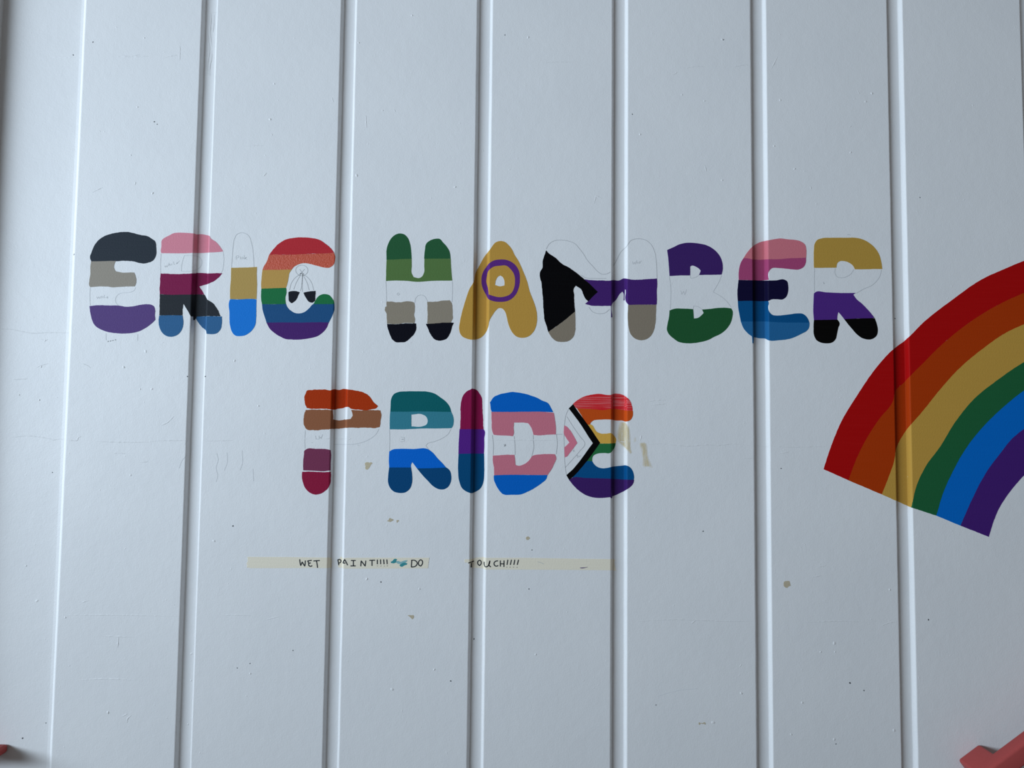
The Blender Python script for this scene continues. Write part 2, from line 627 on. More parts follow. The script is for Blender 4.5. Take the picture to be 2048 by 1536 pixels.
stripe(L, [B([(548,812),(700,806),(840,803),(843,850),(832,920),(838,992),(700,995),(556,995),(545,930),(545,860)]),
           B([(1162,993),(1190,945),(1230,895),(1290,875),(1340,885),(1380,920),(1405,960),(1410,993),(1280,994)])], (25, 98, 60), w, 'green stripe')
stripe(L, [B([(556,995),(700,995),(838,992),(855,1030),(900,1075),(950,1100),(1010,1103),(1060,1085),(1110,1045),(1165,991),(1280,993),(1410,992),(1410,1060),(1380,1140),(1345,1212),(1200,1209),(1000,1213),(800,1211),(610,1213),(590,1150),(565,1070)])], (25, 70, 117), w, 'blue stripe')
stripe(L, [B([(608,1212),(800,1210),(1000,1212),(1200,1208),(1345,1210),(1320,1270),(1270,1330),(1210,1372),(1110,1398),(1000,1412),(900,1412),(830,1405),(760,1372),(690,1325),(645,1280)])], (60, 32, 98), w, 'purple stripe', streak=0.15)
stripe(L, [B([(870,850),(920,838),(980,848),(1002,852),(990,875),(965,930),(940,965),(905,982),(875,960),(868,910)]),
           B([(1045,860),(1080,850),(1130,840),(1187,838),(1185,900),(1180,955),(1150,978),(1110,965),(1075,920)])], (21, 25, 34), w, 'black ribbon ends', rough=0.5)
circ = [(1025 + 72 * math.cos(a / 14 * 6.2832), 595 + 62 * math.sin(a / 14 * 6.2832)) for a in range(15)]
pencil(L, [B(q) for q in (circ, [(880,830),(900,750),(950,680),(1020,635)], [(930,820),(960,740),(1010,650)], [(1010,840),(1030,740),(1035,645)], [(1035,850),(1028,760),(1035,645)], [(1112,830),(1090,750),(1040,650)], [(1165,830),(1140,740),(1090,675),(1035,640)], [(1000,582),(1040,635)], [(1058,580),(1008,640)])], 'pencil_outline', w, 0.6)
pencil(L, [B([(1000,637),(1020,630),(1035,640),(1050,632)])], 'pencil_knot', w, 0.5, 1.6)

Cc = T(740, 440, 5.689)
L = letter(838, 682, 'letter H with two green humps and taupe legs ending in black')
w = (184, 195, 206)
stripe(L, [Cc([(188,452),(190,330),(210,265),(250,200),(300,162),(345,153),(390,165),(430,205),(455,270),(468,350),(474,442),(400,444),(280,451)]),
           Cc([(616,441),(625,340),(640,270),(680,235),(740,215),(795,217),(825,250),(870,300),(905,360),(917,439),(850,441),(720,441)])], (30, 75, 49), w, 'dark green stripe', rough=0.15)
stripe(L, [Cc([(188,452),(280,450),(400,443),(472,443),(474,520),(472,600),(495,650),(560,660),(580,652),(615,600),(617,520),(620,442),(720,440),(850,440),(917,440),(922,540),(935,690),(850,690),(700,693),(540,703),(400,692),(250,690),(182,695),(183,600)])], (68, 99, 58), w, 'olive green stripe', rough=0.15)
stripe(L, [Cc([(188,928),(250,930),(330,938),(410,925),(475,930),(503,945),(510,1020),(502,1080),(512,1130),(505,1175),(400,1172),(300,1184),(195,1178),(190,1110),(185,1060),(168,1030),(172,990),(190,985)]),
           Cc([(650,930),(740,930),(830,918),(905,915),(930,950),(938,1020),(940,1080),(942,1110),(920,1167),(800,1172),(720,1180),(650,1178),(655,1100),(652,1000)])], (115, 113, 105), w, 'taupe stripe', rough=0.5)
stripe(L, [Cc([(192,1182),(300,1186),(400,1176),(525,1178),(525,1230),(500,1300),(450,1350),(400,1388),(350,1392),(290,1388),(255,1360),(225,1300),(205,1240)]),
           Cc([(636,1182),(720,1178),(830,1170),(952,1167),(935,1210),(915,1280),(880,1340),(840,1365),(790,1372),(740,1362),(700,1320),(660,1240)])], (7, 8, 19), w, 'black stripe', rough=0.5)
pencil(L, [Cc(q) for q in ([(180,698),(186,800),(186,925)], [(935,695),(938,800),(932,935)], [(512,940),(520,890),(550,860),(585,853),(620,868),(645,905),(655,930)], [(305,840),(320,828),(335,845),(318,858),(306,842)])], 'pencil_outline', w, 0.72)

L = letter(998, 678, 'gold letter A with a purple ring around its white eye')
w = (178, 189, 200)
stripe(L, [[Cc([(1360,345),(1390,300),(1430,255),(1480,240),(1530,248),(1575,285),(1620,345),(1640,390),(1690,470),(1740,580),(1790,710),(1815,810),(1850,900),(1885,1000),(1900,1090),(1893,1190),(1860,1270),(1800,1325),(1730,1340),(1670,1328),(1620,1280),(1580,1200),(1555,1100),(1535,1040),(1500,1005),(1465,1002),(1430,1030),(1395,1080),(1360,1140),(1345,1220),(1310,1290),(1250,1345),(1170,1362),(1100,1350),(1040,1315),(1015,1250),(1025,1150),(1050,1040),(1085,920),(1130,790),(1185,690),(1200,610),(1250,510),(1300,420)]),
            Cc([(1422,740),(1430,690),(1455,645),(1480,630),(1510,650),(1530,700),(1530,745),(1480,755)])]], (147, 119, 56), w, 'gold letter body', rough=0.15)
stripe(L, [[Cc([(1485,450),(1570,460),(1640,500),(1690,570),(1705,680),(1690,780),(1650,860),(1580,915),(1490,932),(1400,922),(1356,905),(1320,850),(1280,770),(1268,690),(1280,610),(1320,540),(1390,470)]),
            Cc([(1480,520),(1550,520),(1600,560),(1635,610),(1650,690),(1640,770),(1600,840),(1540,870),(1470,878),(1400,865),(1352,848),(1345,780),(1322,700),(1330,640),(1355,570),(1405,533)])]], (70, 34, 107), w, 'purple ring', level=1, rough=0.15)

Dm = T(1060, 440, 5.907)
L = letter(1195, 682, 'letter M with a black slanting block, purple belt and taupe feet')
w = (172, 183, 193)
stripe(L, [Dm([(190,360),(215,390),(290,440),(380,520),(470,570),(560,635),(650,710),(720,770),(800,850),(740,905),(685,960),(655,930),(630,880),(600,815),(570,795),(540,775),(520,800),(520,900),(522,1000),(532,1078),(450,1148),(370,1213),(290,1270),(215,1320),(195,1250),(172,1180),(162,1080),(155,950),(140,800),(135,740),(120,690),(120,610),(145,570),(150,480),(170,420)])], (3, 3, 5), w, 'black stripe', level=1, rough=0.4)
stripe(L, [Dm([(640,702),(740,712),(850,715),(955,715),(975,710),(1050,715),(1110,690),(1130,692),(1210,705),(1300,705),(1400,697),(1500,692),(1502,770),(1497,850),(1500,930),(1495,1000),(1400,1000),(1280,1000),(1165,1003),(1140,970),(1134,825),(1120,822),(1119,950),(1105,950),(1104,870),(1090,845),(1060,870),(1020,940),(973,985),(971,1150),(958,1150),(955,1015),(900,1015),(800,1015),(720,1010),(650,990),(690,955),(720,900),(790,850)])], (49, 26, 88), w, 'purple stripe', rough=0.35)
stripe(L, [Dm([(216,1322),(290,1272),(370,1215),(450,1150),(532,1080),(535,1200),(530,1320),(500,1395),(450,1430),(380,1440),(310,1430),(260,1390)]),
           Dm([(1160,1003),(1280,1000),(1400,1001),(1492,1002),(1488,1100),(1480,1220),(1460,1310),(1420,1375),(1370,1410),(1300,1420),(1240,1400),(1190,1350),(1165,1270),(1155,1150)])], (100, 97, 89), w, 'taupe stripe')
pencil(L, [Dm(q) for q in ([(190,345),(225,285),(290,245),(370,238),(450,248),(530,280),(580,335),(630,400),(680,480),(740,545),(800,610),(850,640),(900,638),(950,615)], [(988,542),(1030,460),(1080,370),(1112,340),(1135,322),(1150,300),(1190,245),(1290,222),(1370,240),(1430,290),(1470,370),(1490,480),(1500,690)], [(695,1030),(740,1085),(820,1107),(880,1100),(940,1055)], [(605,650),(640,675),(760,690),(900,690)])], 'pencil_outline', w, 0.6)
pencil(L, [Dm(q) for q in ([(1210,490),(1216,525),(1230,500),(1240,525),(1252,488)], [(1258,475),(1260,515),(1272,498),(1282,515)], [(1290,485),(1292,515),(1312,480)])], 'pencil_note', w, 0.78)

Eb = T(1310, 440, 5.908)
L = letter(1400, 684, 'letter B with purple top half, unpainted waist and green bottom half')
w = (164, 174, 184)
stripe(L, [Eb([(143,355),(210,325),(290,288),(360,272),(440,270),(530,280),(610,300),(690,345),(750,405),(785,470),(800,540),(798,600),(785,645),(700,648),(600,648),(520,650),(540,600),(520,575),(480,550),(430,540),(415,550),(415,655),(300,655),(172,662),(165,560),(155,440)])], (41, 24, 77), w, 'purple stripe', rough=0.15)
stripe(L, [Eb([(172,1068),(230,1050),(330,1048),(450,1053),(458,1165),(510,1155),(550,1125),(575,1098),(555,1058),(640,1052),(740,1040),(840,1038),(900,1045),(915,1075),(912,1150),(890,1220),(850,1280),(790,1335),(710,1375),(620,1420),(520,1445),(420,1457),(330,1452),(280,1440),(220,1400),(165,1350),(142,1300),(150,1220),(165,1150)])], (21, 63, 37), w, 'green stripe', rough=0.15)
pencil(L, [Eb(q) for q in ([(170,665),(185,800),(180,1055)], [(785,655),(760,720),(710,810),(685,850),(740,880),(820,935),(870,990),(900,1035)], [(415,655),(420,688),(470,680),(520,650)], [(450,1050),(455,1015),(510,1025),(560,1062)])], 'pencil_outline', w, 0.72)
pencil(L, [Eb([(302,835),(315,880),(335,840),(350,885),(372,820)])], 'pencil_note', w, 0.8)

Fe = T(1450, 450, 5.851)
L = letter(1546, 682, 'letter E in pink, magenta, navy and blue bands across a wall joint')
w = (158, 167, 176)
stripe(L, [Fe([(215,390),(250,335),(320,255),(380,215),(430,195),(500,182),(580,165),(650,158),(740,168),(820,175),(890,195),(935,230),(950,290),(948,382),(850,388),(750,390),(640,400),(500,402),(400,408),(320,402),(260,390)])], (141, 83, 96), w, 'pink stripe', rough=0.15)
stripe(L, [Fe([(213,392),(260,388),(320,402),(400,408),(500,402),(640,400),(750,390),(850,388),(948,383),(945,440),(920,490),(870,518),(800,520),(720,512),(640,505),(540,512),(512,545),(505,600),(512,642),(420,650),(320,647),(160,642),(160,560),(170,490),(190,430)])], (113, 49, 85), w, 'magenta stripe', rough=0.15)
stripe(L, [Fe([(158,643),(320,648),(420,650),(512,650),(600,648),(690,638),(725,660),(738,710),(735,790),(715,840),(680,868),(600,868),(540,872),(505,890),(420,892),(320,890),(150,890),(145,800),(150,720)])], (8, 7, 34), w, 'navy stripe', rough=0.15)
stripe(L, [Fe([(150,890),(320,888),(420,892),(507,890),(512,910),(505,960),(515,1010),(550,1050),(600,1060),(680,1055),(760,1045),(850,1035),(910,1040),(950,1070),(975,1110),(986,1142),(850,1143),(650,1141),(480,1131),(320,1131),(185,1131),(170,1050),(155,970)])], (4, 55, 98), w, 'dark blue stripe', rough=0.15)
stripe(L, [Fe([(185,1130),(320,1130),(480,1130),(650,1140),(850,1142),(987,1142),(985,1190),(960,1235),(900,1270),(830,1305),(740,1335),(630,1348),(500,1345),(485,1335),(400,1325),(338,1312),(332,1385),(321,1385),(316,1305),(270,1270),(215,1205)])], (21, 70, 113), w, 'steel blue stripe', rough=0.2)

L = letter(1692, 684, 'letter R with gold arch and purple and black legs left of the rainbow')
w = (152, 160, 168)
stripe(L, [Fe([(1040,500),(1038,400),(1040,300),(1050,220),(1080,175),(1140,155),(1250,150),(1400,150),(1540,152),(1600,165),(1680,205),(1750,265),(1800,340),(1825,420),(1840,515),(1740,515),(1630,518),(1520,518),(1500,480),(1450,440),(1390,422),(1340,425),(1315,445),(1302,500),(1200,500),(1100,502)])], (120, 99, 45), w, 'gold stripe', rough=0.15)
stripe(L, [Fe([(1040,800),(1060,785),(1180,788),(1330,795),(1530,795),(1500,815),(1540,870),(1600,920),(1650,970),(1700,1025),(1749,1087),(1700,1092),(1550,1094),(1420,1102),(1395,1102),(1355,1050),(1325,1018),(1315,1060),(1312,1108),(1180,1112),(1040,1112),(1032,1000),(1035,900)])], (49, 26, 89), w, 'purple stripe', rough=0.15)
stripe(L, [Fe([(1040,1112),(1180,1110),(1315,1108),(1340,1150),(1325,1200),(1310,1270),(1290,1340),(1250,1375),(1190,1385),(1120,1375),(1070,1345),(1042,1290),(1036,1200)]),
           Fe([(1395,1102),(1550,1095),(1750,1090),(1775,1160),(1787,1230),(1775,1290),(1730,1330),(1670,1340),(1610,1325),(1550,1285),(1490,1220),(1440,1160)])], (3, 3, 3), w, 'black stripe', rough=0.15)
pencil(L, [Fe(q) for q in ([(1048,505),(1045,640),(1045,785)], [(1830,520),(1815,590),(1770,660),(1720,705),(1620,750),(1535,800)], [(1290,505),(1285,560),(1310,605),(1360,618),(1420,605),(1480,565),(1505,520)], [(1430,115),(1450,112),(1470,120)], [(1150,665),(1155,690),(1165,680)])], 'pencil_outline', w, 0.68)

# ------------------------------------------------------------------ bottom row
Gp = T(580, 750, 5.689)
L = letter(680, 988, 'letter P with orange cap, brown bar and a crimson foot')
w = (180, 192, 203)
stripe(L, [Gp([(175,210),(195,175),(300,168),(400,165),(470,172),(490,165),(560,170),(620,158),(680,170),(750,175),(830,200),(900,240),(940,290),(970,325),(1000,355),(985,375),(930,390),(870,402),(780,395),(700,385),(660,365),(600,375),(540,385),(485,395),(400,385),(300,385),(190,378),(172,330)])], (134, 42, 7), w, 'orange stripe', rough=0.75)
stripe(L, [Gp([(165,440),(180,400),(260,395),(400,395),(487,400),(490,505),(560,515),(620,505),(690,500),(712,460),(705,420),(698,398),(800,402),(900,398),(1028,402),(1038,450),(1028,520),(1022,590),(990,600),(850,598),(700,600),(620,600),(560,612),(480,612),(400,620),(265,628),(190,618),(170,590)])], (113, 76, 55), w, 'brown stripe', rough=0.75)
stripe(L, [Gp([(165,860),(190,842),(300,840),(420,845),(462,855),(467,920),(462,1000),(462,1085),(380,1095),(280,1090),(150,1085),(150,980),(160,900)])], (92, 43, 71), w, 'plum stripe')
stripe(L, [Gp([(140,1100),(250,1100),(380,1105),(465,1102),(463,1180),(455,1245),(420,1300),(370,1340),(290,1360),(220,1335),(170,1280),(145,1210),(135,1150)])], (109, 19, 51), w, 'crimson stripe', rough=0.45)
pencil(L, [Gp(q) for q in ([(172,630),(168,730),(170,840)], [(1010,615),(980,670),(920,720),(840,760),(740,785),(660,790),(500,788)])], 'pencil_outline', w, 0.78)
pencil(L, [Gp([(290,690),(296,730),(330,728)]), Gp([(330,690),(335,725),(345,705),(355,725),(370,675)]), Gp([(245,765),(258,770)]), Gp([(765,798),(785,800)])], 'pencil_note', w, 0.75)

L = letter(838, 988, 'letter R with teal arch and bright blue legs darkening to navy')
w = (176, 188, 199)
stripe(L, [Gp([(1145,350),(1150,280),(1180,220),(1230,195),(1320,187),(1440,185),(1560,190),(1640,210),(1710,255),(1780,310),(1815,360),(1835,420),(1700,419),(1500,417),(1300,419),(1141,417)])], (6, 76, 85), w, 'dark teal stripe', rough=0.15)
stripe(L, [[Gp([(1140,417),(1300,418),(1500,415),(1700,418),(1835,420),(1855,470),(1862,530),(1850,585),(1835,605),(1700,608),(1500,608),(1300,618),(1135,618),(1135,520)]),
            Gp([(1380,450),(1500,447),(1545,470),(1567,520),(1555,560),(1510,583),(1380,585)])]], (40, 103, 124), w, 'light teal stripe', rough=0.15)
stripe(L, [Gp([(1130,870),(1170,848),(1250,840),(1400,842),(1570,845),(1620,880),(1680,950),(1740,1010),(1775,1052),(1600,1060),(1445,1062),(1420,1030),(1390,990),(1375,1030),(1377,1053),(1250,1053),(1128,1053),(1125,960)])], (2, 82, 176), w, 'bright blue stripe', rough=0.15)
stripe(L, [Gp([(1128,1052),(1250,1052),(1377,1052),(1388,1130),(1388,1220),(1365,1290),(1310,1335),(1250,1342),(1190,1330),(1140,1285),(1118,1230),(1118,1140)]),
           Gp([(1445,1062),(1600,1058),(1775,1051),(1815,1085),(1833,1140),(1830,1210),(1800,1270),(1750,1300),(1690,1298),(1630,1265),(1570,1205),(1500,1130)])], (3, 55, 100), w, 'navy stripe', rough=0.15)
pencil(L, [Gp(q) for q in ([(1133,620),(1135,740),(1132,865)], [(1830,615),(1800,670),(1740,715),(1650,755),(1560,785),(1545,805),(1575,845)])], 'pencil_outline', w, 0.68)
pencil(L, [Gp([(1258,705),(1300,710),(1300,728),(1268,732),(1302,736),(1302,755),(1255,758)])], 'pencil_note', w, 0.75)

Hh = T(900, 760, 6.146)
L = letter(943, 987, 'pill shaped letter I in magenta, purple and blue astride a joint')
w = (174, 185, 196)
stripe(L, [Hh([(122,606),(130,480),(130,360),(140,250),(165,185),(200,145),(250,118),(285,106),(320,120),(360,165),(385,200),(395,280),(400,400),(410,606),(280,606)])], (103, 14, 58), w, 'magenta stripe', rough=0.45, streak=0.3, horiz=False)
stripe(L, [Hh([(118,605),(280,604),(410,605),(425,625),(420,720),(422,800),(416,908),(280,907),(105,910),(108,760)])], (62, 25, 109), w, 'purple stripe', rough=0.2)
stripe(L, [Hh([(105,908),(280,905),(418,905),(420,1000),(420,1150),(410,1250),(375,1330),(320,1370),(268,1390),(210,1375),(150,1330),(115,1250),(100,1120)])], (2, 56, 98), w, 'dark blue stripe', rough=0.15)

L = letter(1046, 988, 'letter D in bright blue and pink bands with an unpainted middle')
w = (172, 183, 193)
stripe(L, [Hh([(490,275),(540,210),(600,180),(680,160),(770,148),(860,158),(960,180),(1060,215),(1150,260),(1190,275),(1240,340),(1268,397),(1150,391),(900,391),(700,393),(513,391),(500,350),(497,310)]),
           Hh([(538,1175),(580,1166),(800,1165),(1000,1168),(1198,1168),(1180,1220),(1130,1265),(1050,1320),(960,1370),(860,1408),(760,1410),(650,1402),(600,1350),(560,1280),(540,1220)])], (1, 77, 161), w, 'bright blue stripe', rough=0.3)
stripe(L, [Hh([(508,392),(700,393),(900,391),(1150,391),(1275,403),(1290,490),(1302,600),(1300,670),(1200,672),(1100,680),(1025,675),(1015,630),(995,580),(960,530),(880,522),(785,525),(782,600),(785,660),(770,690),(680,682),(600,680),(535,672),(520,630),(512,500)]),
           Hh([(525,930),(600,925),(700,918),(790,920),(798,970),(805,1045),(840,1052),(900,1040),(960,1000),(1020,930),(1100,915),(1200,910),(1290,912),(1305,960),(1285,1020),(1250,1090),(1200,1168),(1000,1167),(800,1165),(650,1167),(542,1172),(540,1080),(528,1010)])], (150, 91, 110), w, 'pink stripe', rough=0.3)
pencil(L, [Hh(q) for q in ([(522,678),(532,800),(530,925)], [(1308,670),(1318,780),(1306,912)], [(788,690),(798,800),(800,920)], [(1022,678),(1025,760),(1030,820),(1015,900),(1000,950)], [(1300,668),(1380,668)])], 'pencil_outline', w, 0.55)
pencil(L, [Hh([(655,790),(690,805),(660,815),(685,785),(672,822)])], 'pencil_note', w, 0.7)

Ie = T(1100, 770, 6.4)
L = letter(1195, 992, 'last letter E of bottom row with rainbow arms and a black chevron')
w = (166, 177, 187)
stripe(L, [Ie([(240,300),(295,245),(350,330),(440,450),(520,560),(580,650),(640,740),(570,840),(490,950),(400,1060),(310,1160),(245,1215),(210,1155),(290,1080),(390,960),(470,850),(548,745),(480,640),(390,500),(310,390)])], (3, 3, 4), w, 'black chevron', level=1, rough=0.15)
stripe(L, [Ie([(182,515),(215,535),(265,590),(310,665),(350,742),(300,810),(250,870),(215,915),(188,925),(182,797),(215,770),(248,738),(215,690),(182,640)])], (155, 92, 113), w, 'pink chevron', rough=0.35)
stripe(L, [Ie([(295,240),(350,195),(420,155),(510,128),(620,115),(770,128),(850,110),(920,122),(985,160),(1030,215),(1050,280),(1055,332),(960,326),(860,311),(770,310),(690,321),(560,313),(360,305),(325,285)])], (153, 23, 31), w, 'red stripe', rough=0.4, streak=0.45, pale=(0.8, 0.35, 0.35))
stripe(L, [Ie([(345,300),(560,310),(690,320),(770,308),(860,310),(960,325),(1060,330),(1058,390),(1030,445),(970,468),(920,455),(850,455),(790,445),(700,440),(620,445),(550,455),(520,485),(512,507),(480,507),(420,420)])], (143, 58, 17), w, 'orange stripe', rough=0.3)
stripe(L, [Ie([(478,500),(512,503),(540,515),(570,560),(600,600),(640,618),(720,622),(790,620),(820,650),(848,700),(838,748),(740,750),(630,748),(580,660),(530,585)])], (156, 129, 59), w, 'gold stripe', rough=0.2)
stripe(L, [Ie([(632,750),(740,750),(840,745),(830,790),(800,840),(770,868),(690,870),(600,880),(560,900),(540,940),(540,977),(468,977),(520,900),(580,820)])], (26, 83, 49), w, 'green stripe', rough=0.2)
stripe(L, [Ie([(468,976),(540,976),(560,1010),(600,1045),(660,1065),(740,1060),(800,1045),(900,1035),(980,1030),(1030,1060),(1065,1120),(1075,1180),(1072,1216),(950,1211),(800,1201),(640,1196),(450,1191),(280,1194),(340,1120),(400,1050)])], (3, 58, 105), w, 'blue stripe', rough=0.15)
stripe(L, [Ie([(243,1215),(285,1188),(450,1190),(640,1195),(800,1200),(950,1210),(1075,1215),(1065,1260),(1020,1310),(960,1350),(900,1380),(850,1405),(797,1425),(792,1450),(780,1450),(770,1435),(650,1445),(560,1440),(460,1410),(380,1360),(300,1285)])], (41, 22, 77), w, 'purple stripe', rough=0.25)
pencil(L, [Ie(q) for q in ([(240,302),(205,380),(185,500),(182,800),(190,1000),(200,1100),(212,1152)], [(215,405),(300,540),(380,655),(445,755),(380,845),(290,950),(195,1055)])], 'pencil_outline', w, 0.6)
pencil(L, [Ie(q) for q in ([(295,832),(298,855),(315,848),(300,843),(312,832),(295,832)], [(340,900),(350,930),(366,915),(348,912),(355,895),(340,900)], [(372,905),(380,922),(392,898)])], 'pencil_note', w, 0.75)

# ------------------------------------------------------------------ the rainbow
J = T(1620, 480, 2.4766)
BND = [
    [(67,1135),(105,1020),(160,890),(230,775),(300,670),(355,600),(405,548),(480,490),(560,410),(700,300),(860,190),(960,145),(1060,103)],
    [(190,1190),(215,1120),(260,1020),(340,890),(410,798),(424,746),(470,702),(490,680),(560,610),(640,530),(740,445),(880,350),(1060,262)],
    [(355,1260),(385,1185),(415,1100),(428,1030),(470,952),(490,926),(560,845),(640,745),(740,635),(860,535),(960,465),(1060,417)],
    [(502,1325),(530,1210),(580,1110),(640,1030),(720,900),(820,780),(920,700),(1060,605)],
    [(625,1365),(660,1250),(710,1140),(760,1050),(810,980),(880,900),(960,825),(1060,745)],
    [(745,1415),(800,1290),(850,1190),(880,1140),(940,1060),(1000,985),(1060,935)],
    [(885,1470),(900,1420),(935,1330),(980,1260),(1060,1165)],
]
BND = [J(b) for b in BND]


def circle3(a, b, c):
    ax, ay = a
    bx, by = b
    cx, cy = c
    d = 2 * (ax * (by - cy) + bx * (cy - ay) + cx * (ay - by))
    ux = ((ax * ax + ay * ay) * (by - cy) + (bx * bx + by * by) * (cy - ay) + (cx * cx + cy * cy) * (ay - by)) / d
    uy = ((ax * ax + ay * ay) * (cx - bx) + (bx * bx + by * by) * (ax - cx) + (cx * cx + cy * cy) * (bx - ax)) / d
    return ux, uy


RC = circle3(BND[0][0], BND[0][6], BND[0][-1])
x, z = hit(1830, 1010)
RB = thing('painted_rainbow', (x, -0.0004, z), 'big painted rainbow arch of six colour bands at the right edge', 'rainbow')
full = []
for b in BND:                       # past the picture's edge each band follows the same centre round to the top
    lx, ly = b[-1]
    r1 = math.hypot(lx - RC[0], ly - RC[1])
    a1 = math.atan2(RC[1] - ly, lx - RC[0])
    ext = []
    for k in range(1, 9):
        a = a1 + (math.radians(52) - a1) * k / 8
        ext.append((RC[0] + r1 * math.cos(a), RC[1] - r1 * math.sin(a)))
    full.append(b + ext)
w = (149, 156, 163)
for i, (rgb, nm) in enumerate((((110, 5, 6), 'red'), ((111, 35, 4), 'orange'), ((124, 100, 45), 'gold'), ((17, 62, 37), 'green'), ((1, 69, 137), 'bright blue'), ((41, 19, 77), 'purple'))):
    loop = full[i] + full[i + 1][::-1]
    stripe(RB, [loop], rgb, w, nm + ' rainbow band', rough=0.3, streak=0.12 if i == 0 else 0.03)

# ------------------------------------------------------------------ masking tape
M_TAPE = paint_material('masking_tape', colour((181, 187, 181), (178, 191, 203)), 0.6, 0.05, 0.25)
M_INK = paint_material('marker_ink', (0.035, 0.04, 0.045), 0.5, 0, 0.05)
M_TEAL = paint_material('teal_smear_paint', (0.05, 0.27, 0.30), 0.45, 0.3, 0.3)
M_TEAL2 = paint_material('pale_teal_smear_paint', (0.25, 0.46, 0.48), 0.5, 0.3, 0.3)
TAPES = 'torn strips of masking tape under the slogan'


def tape(px, py, label, loop, strokes, ink=2.0):
    x, z = hit(px, py)
    t = thing('masking_tape', (x, -0.0003, z), label, 'tape', TAPES)
    bm = film([loop], 0.0004, 0.25, closed_smooth=False, seed=px)
    link('tape_strip', join_bm([bm], 'tape_strip'), M_TAPE, t)
    v, f = ribbon(strokes, ink, 0.00062, step=1.0)
    o = link('lettering', mesh('lettering', v, f), M_INK, t)
    o['kind'] = 'stuff'
    return t


K5 = T(470, 1080, 4.763)
K7 = T(500, 1095, 10.24)
K6 = T(880, 1080, 5.389)
tape(578, 1137, 'left tape strip on bare wall, handwritten WET near its torn end in a joint',
     K5([(118,160),(300,162),(500,163),(700,165),(880,166),(915,168),(922,200),(917,240),(921,266),(880,267),(600,267),(300,268),(140,268),(128,262),(112,264),(116,240),(109,225),(122,200)]),
     [K7(q) for q in ([(1018,240),(1025,300),(1040,370),(1055,330),(1070,295),(1095,340),(1122,380),(1130,330),(1133,265)],
                      [(1265,262),(1220,268),(1180,275),(1200,310),(1208,370),(1240,385),(1275,370)], [(1205,322),(1245,315)],
                      [(1300,275),(1360,270),(1430,266)], [(1360,272),(1375,340),(1385,415)])])
tp = tape(765, 1137, 'middle tape strip with PAINT!!!! and DO beside a teal smear',
     K5([(985,262),(980,225),(984,195),(998,172),(1010,158),(1024,170),(1060,170),(1300,169),(1600,168),(1850,168),(1846,200),(1843,235),(1838,270),(1600,271),(1300,272),(1060,273)]),
     [K7(q) for q in ([(1800,245),(1810,300),(1820,362)], [(1800,250),(1840,245),(1865,270),(1855,300),(1815,322)], [(1905,320),(1925,270),(1938,245),(1965,290),(2000,362)], [(1912,318),(1955,318)])] +
     [K5(q) for q in ([(1105,195),(1150,195)], [(1128,196),(1128,246)], [(1100,246),(1150,246)], [(1198,250),(1202,198),(1240,248),(1246,196)], [(1280,194),(1335,192)], [(1305,194),(1305,246)],
                      [(1356,186),(1356,230)], [(1356,245),(1356,248)], [(1386,184),(1388,230)], [(1390,246),(1391,249)], [(1416,184),(1420,230)], [(1422,246),(1423,249)], [(1446,184),(1450,230)], [(1450,244),(1451,248)],
                      [(1684,192),(1682,225),(1680,258)], [(1678,193),(1715,195),(1736,220),(1720,248),(1680,258)], [(1768,186),(1750,205),(1752,238),(1770,248),(1785,225),(1782,196),(1768,186)])])
bms = [film([K5(q)], 0.00062, 0.3, seed=i) for i, q in enumerate((
    [(1482,208),(1500,200),(1515,182),(1530,178),(1545,185),(1535,200),(1540,212),(1510,222),(1488,220)],
    [(1568,235),(1585,225),(1610,215),(1640,222),(1636,235),(1612,242),(1590,256),(1572,250)]))]
for b_ in bms:
    link('paint_smear', join_bm([b_], 'paint_smear'), M_TEAL, tp)
bms = [film([K5(q)], 0.00056, 0.3, seed=9 + i) for i, q in enumerate((
    [(1530,205),(1555,198),(1580,208),(1600,200),(1642,190),(1640,200),(1610,218),(1575,228),(1550,225)],))]
for b_ in bms:
    link('paint_smear', join_bm([b_], 'paint_smear'), M_TEAL2, tp)
tp = tape(1090, 1140, 'longest tape strip, handwritten OUCH!!!! after a torn T in a joint',
     K6([(262,208),(300,206),(330,206),(345,208),(362,200),(390,190),(480,188),(900,192),(1400,200),(1840,205),(1885,210),(1880,240),(1886,280),(1900,328),(1870,330),(1840,326),(1400,322),(1000,320),(700,318),(480,315),(430,302),(345,300),(334,285),(318,258),(290,240),(268,246)]),
     [K6(q) for q in ([(305,248),(335,238),(365,226)], [(336,248),(337,294)], [(427,216),(409,230),(411,262),(427,275),(443,256),(441,228),(427,216)],
                      [(478,234),(480,270),(490,288),(510,285),(530,258),(538,222)], [(536,225),(530,275),(548,290)], [(625,224),(600,228),(582,250),(588,272),(605,282),(627,274)], [(650,220),(650,286)], [(690,220),(688,290)], [(650,256),(690,256)],
                      [(731,212),(722,268)], [(719,290),(720,294)], [(770,212),(757,268)], [(755,290),(756,294)], [(806,212),(795,268)], [(792,290),(793,294)], [(846,212),(832,268)], [(829,292),(830,296)])])
v, f = ribbon([K6([(1508,300),(1540,300),(1568,296),(1590,291)])], 2.2, 0.0006, taper=True)
link('purple_streak', mesh('purple_streak', v, f), paint_material('purple_streak_paint', (0.13, 0.09, 0.20), 0.5), tp)
pencil(tp, [K6([(960,262),(985,250),(1010,285),(1030,310)]), K6([(1050,235),(1090,245),(1118,258)])], 'hair_line', w, 0.62, 0.7).location.y = -0.0003

